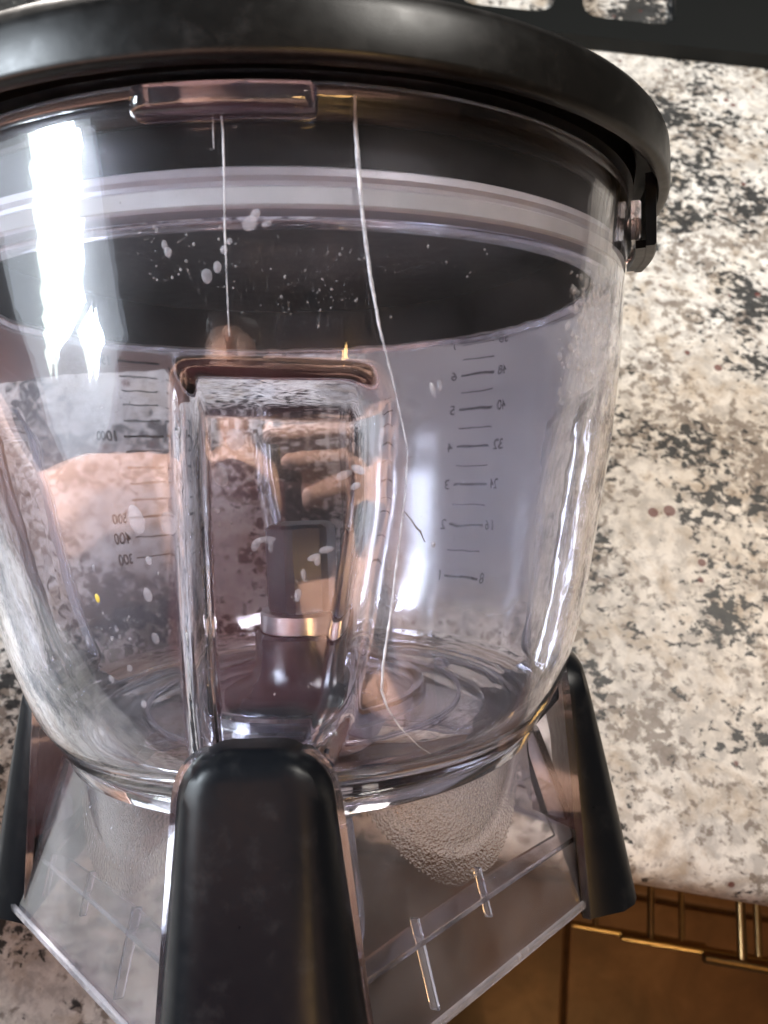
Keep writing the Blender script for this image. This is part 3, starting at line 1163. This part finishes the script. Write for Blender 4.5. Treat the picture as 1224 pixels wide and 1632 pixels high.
# head, jaw, nose, ears, neck
ch.append(([hc + Vector((0, 0.0, 0.05)), hc + Vector((0, 0.005, 0.0)), hc + Vector((0, 0.02, -0.055))], [0.078, 0.076, 0.055]))
ch.append(([hc + Vector((0, 0.078, 0.005)), hc + Vector((0, 0.096, -0.022))], [0.010, 0.014]))
ch.append(([hc + Vector((-0.02, 0.070, -0.055)), hc + Vector((0.02, 0.070, -0.055))], [0.010, 0.010]))
for s in (-1, 1):
    ch.append(([hc + Vector((s * 0.078, 0, 0.02)), hc + Vector((s * 0.080, 0.004, -0.025))], [0.012, 0.010]))
nb_ = Vector((-0.08, -0.275, 0.480))
ch.append(([hc + Vector((0, -0.01, -0.05)), nb_], [0.052, 0.060]))
sL, sR = Vector((-0.25, -0.24, 0.38)), Vector((0.12, -0.29, 0.40))
hip = Vector((0.12, -0.42, 0.02))
ch.append(([sL, nb_ + Vector((0, 0, -0.04)), sR], [0.060, 0.075, 0.060]))
ch.append(([nb_ + Vector((0.01, -0.01, -0.06)), Vector((-0.02, -0.32, 0.26)), hip + Vector((0, 0, 0.10)), hip], [0.115, 0.125, 0.125, 0.140]))
# left arm to the lid
eL = Vector((-0.335, -0.085, 0.165)); wL = Vector((-0.225, 0.125, 0.150))
ch.append(([sL, (sL + eL) / 2 + Vector((-0.02, 0, 0.01)), eL, (eL + wL) / 2, wL], [0.060, 0.056, 0.048, 0.044, 0.030]))
lidL = AX_O + (AX_R * -10.0 + AX_D * 4.5 + AX_U * 8.4) * 0.01
palmL = wL + (lidL - wL) * 0.45
ch.append(([wL, palmL], [0.028, 0.034]))
for k in range(4):
    b0 = palmL + AX_U * (-0.024 + 0.017 * k) + (lidL - palmL) * 0.3
    ch.append(([b0, b0 + (lidL - palmL) * 0.75 + AX_D * 0.028, b0 + (lidL - palmL) * 1.0 + AX_D * 0.052 + AX_R * 0.02], [0.0105, 0.0095, 0.0085]))
ch.append(([palmL, palmL + AX_D * -0.030 + AX_R * 0.012, palmL + AX_D * -0.045 + AX_R * 0.036], [0.014, 0.012, 0.0105]))
# right arm to the phone
eR = Vector((0.36, -0.30, 0.12)); wR = cw(15.0, -7.5, -5.0)
ch.append(([sR, (sR + eR) / 2, eR, (eR + wR) / 2, wR], [0.056, 0.048, 0.042, 0.038, 0.028]))
palmR = cw(9.8, -4.4, -3.4)
ch.append(([wR, palmR], [0.027, 0.030]))
for k, (y, tip, rr) in enumerate(((-0.9, -2.2, 0.0095), (-3.1, -2.9, 0.0098), (-5.2, -1.0, 0.0094), (-7.1, 1.4, 0.0086))):
    ch.append(([cw(9.2, y * 0.85 - 0.5, -2.6), cw(6.6, y, -1.45), cw(3.2, y - 0.1, -1.25), cw(tip, y - 0.15, -1.35)], [0.0125, 0.0108, rr, rr * 0.9]))
ch.append(([cw(9.5, -3.0, -4.0), cw(8.0, -1.8, -5.2), cw(4.8, -1.0, -5.4)], [0.014, 0.012, 0.0105]))
# legs
for s in (-1, 1):
    ch.append(([hip + Vector((s * 0.085, 0, -0.02)), hip + Vector((s * 0.09, 0.01, -0.45)), hip + Vector((s * 0.10, -0.02, -0.86)), hip + Vector((s * 0.11, 0.10, -0.89))], [0.085, 0.058, 0.040, 0.036]))
capsules_mesh('body', ch, M['skin'], person, 0.0032, 5)
shirt = [([nb_ + Vector((0.01, -0.002, -0.11)), Vector((-0.02, -0.318, 0.25)), hip + Vector((0, 0, 0.10)), hip + Vector((0, 0, 0.02))], [0.122, 0.136, 0.134, 0.150]),
         ([nb_ + Vector((-0.085, 0.055, -0.03)), nb_ + Vector((-0.09, 0.075, -0.10)), nb_ + Vector((-0.06, 0.05, -0.19))], [0.018, 0.022, 0.05]),
         ([nb_ + Vector((0.095, 0.040, -0.03)), nb_ + Vector((0.10, 0.055, -0.10)), nb_ + Vector((0.07, 0.04, -0.19))], [0.018, 0.022, 0.05])]
capsules_mesh('red_top', shirt, M['red_cloth'], person, 0.006, 4)
tr_ = [([hip + Vector((s * 0.085, 0, -0.0)), hip + Vector((s * 0.09, 0.01, -0.45)), hip + Vector((s * 0.10, -0.02, -0.84))], [0.098, 0.075, 0.060]) for s in (-1, 1)]
capsules_mesh('trousers', tr_, M['denim'], person, 0.008, 4)
hair = [([hc + Vector((-0.05, 0.045, 0.075)), hc + Vector((0.0, 0.065, 0.055)), hc + Vector((0.05, 0.045, 0.075))], [0.032, 0.030, 0.032]),
        ([hc + Vector((0, -0.012, 0.075)), hc + Vector((0, -0.030, 0.02)), hc + Vector((0, -0.040, -0.06)), hc + Vector((0, -0.045, -0.16))], [0.080, 0.086, 0.070, 0.05]),
        ([hc + Vector((-0.06, 0.01, 0.075)), hc + Vector((-0.086, 0.0, 0.0)), hc + Vector((-0.10, 0.0, -0.12))], [0.032, 0.030, 0.028]),
        ([hc + Vector((0.06, 0.01, 0.075)), hc + Vector((0.086, 0.0, 0.0)), hc + Vector((0.10, 0.0, -0.12))], [0.032, 0.030, 0.028])]
capsules_mesh('hair', hair, M['hair'], person, 0.005, 3)
# nails on the fingers that hold the phone
for y, tip in ((-0.9, -2.2), (-3.1, -2.9), (-5.2, -1.0), (-7.1, 1.4)):
    nb2 = bmesh.new()
    bmesh.ops.create_uvsphere(nb2, u_segments=10, v_segments=6, radius=1.0)
    nl = bm_obj('finger_nail', nb2, M['nail'], person, True)
    nl.matrix_world = Matrix.Translation(cw(tip - 0.1, y - 0.15, -0.55)) @ Matrix((RIGHT, UP, -FWD)).transposed().to_4x4() @ Matrix.Diagonal((0.006, 0.0052, 0.0014, 1))

phone_m = Matrix.Translation(cw(2.2, -5.2, -2.75)) @ m3.to_4x4()
ph = empty('phone', None, phone_m)
tag(ph, 'dark smartphone held above the bowl with its lens facing down', 'phone')
pb = bmesh.new(); add_box(pb, (0, 0, 0), (0.074, 0.155, 0.0085), 0.0035)
bm_obj('phone_body', pb, M['phone'], ph, False)
pb = bmesh.new(); add_box(pb, (-0.022, 0.055, -0.0052), (0.016, 0.034, 0.003), 0.0012)
bm_obj('camera_bump', pb, M['phone'], ph, False)
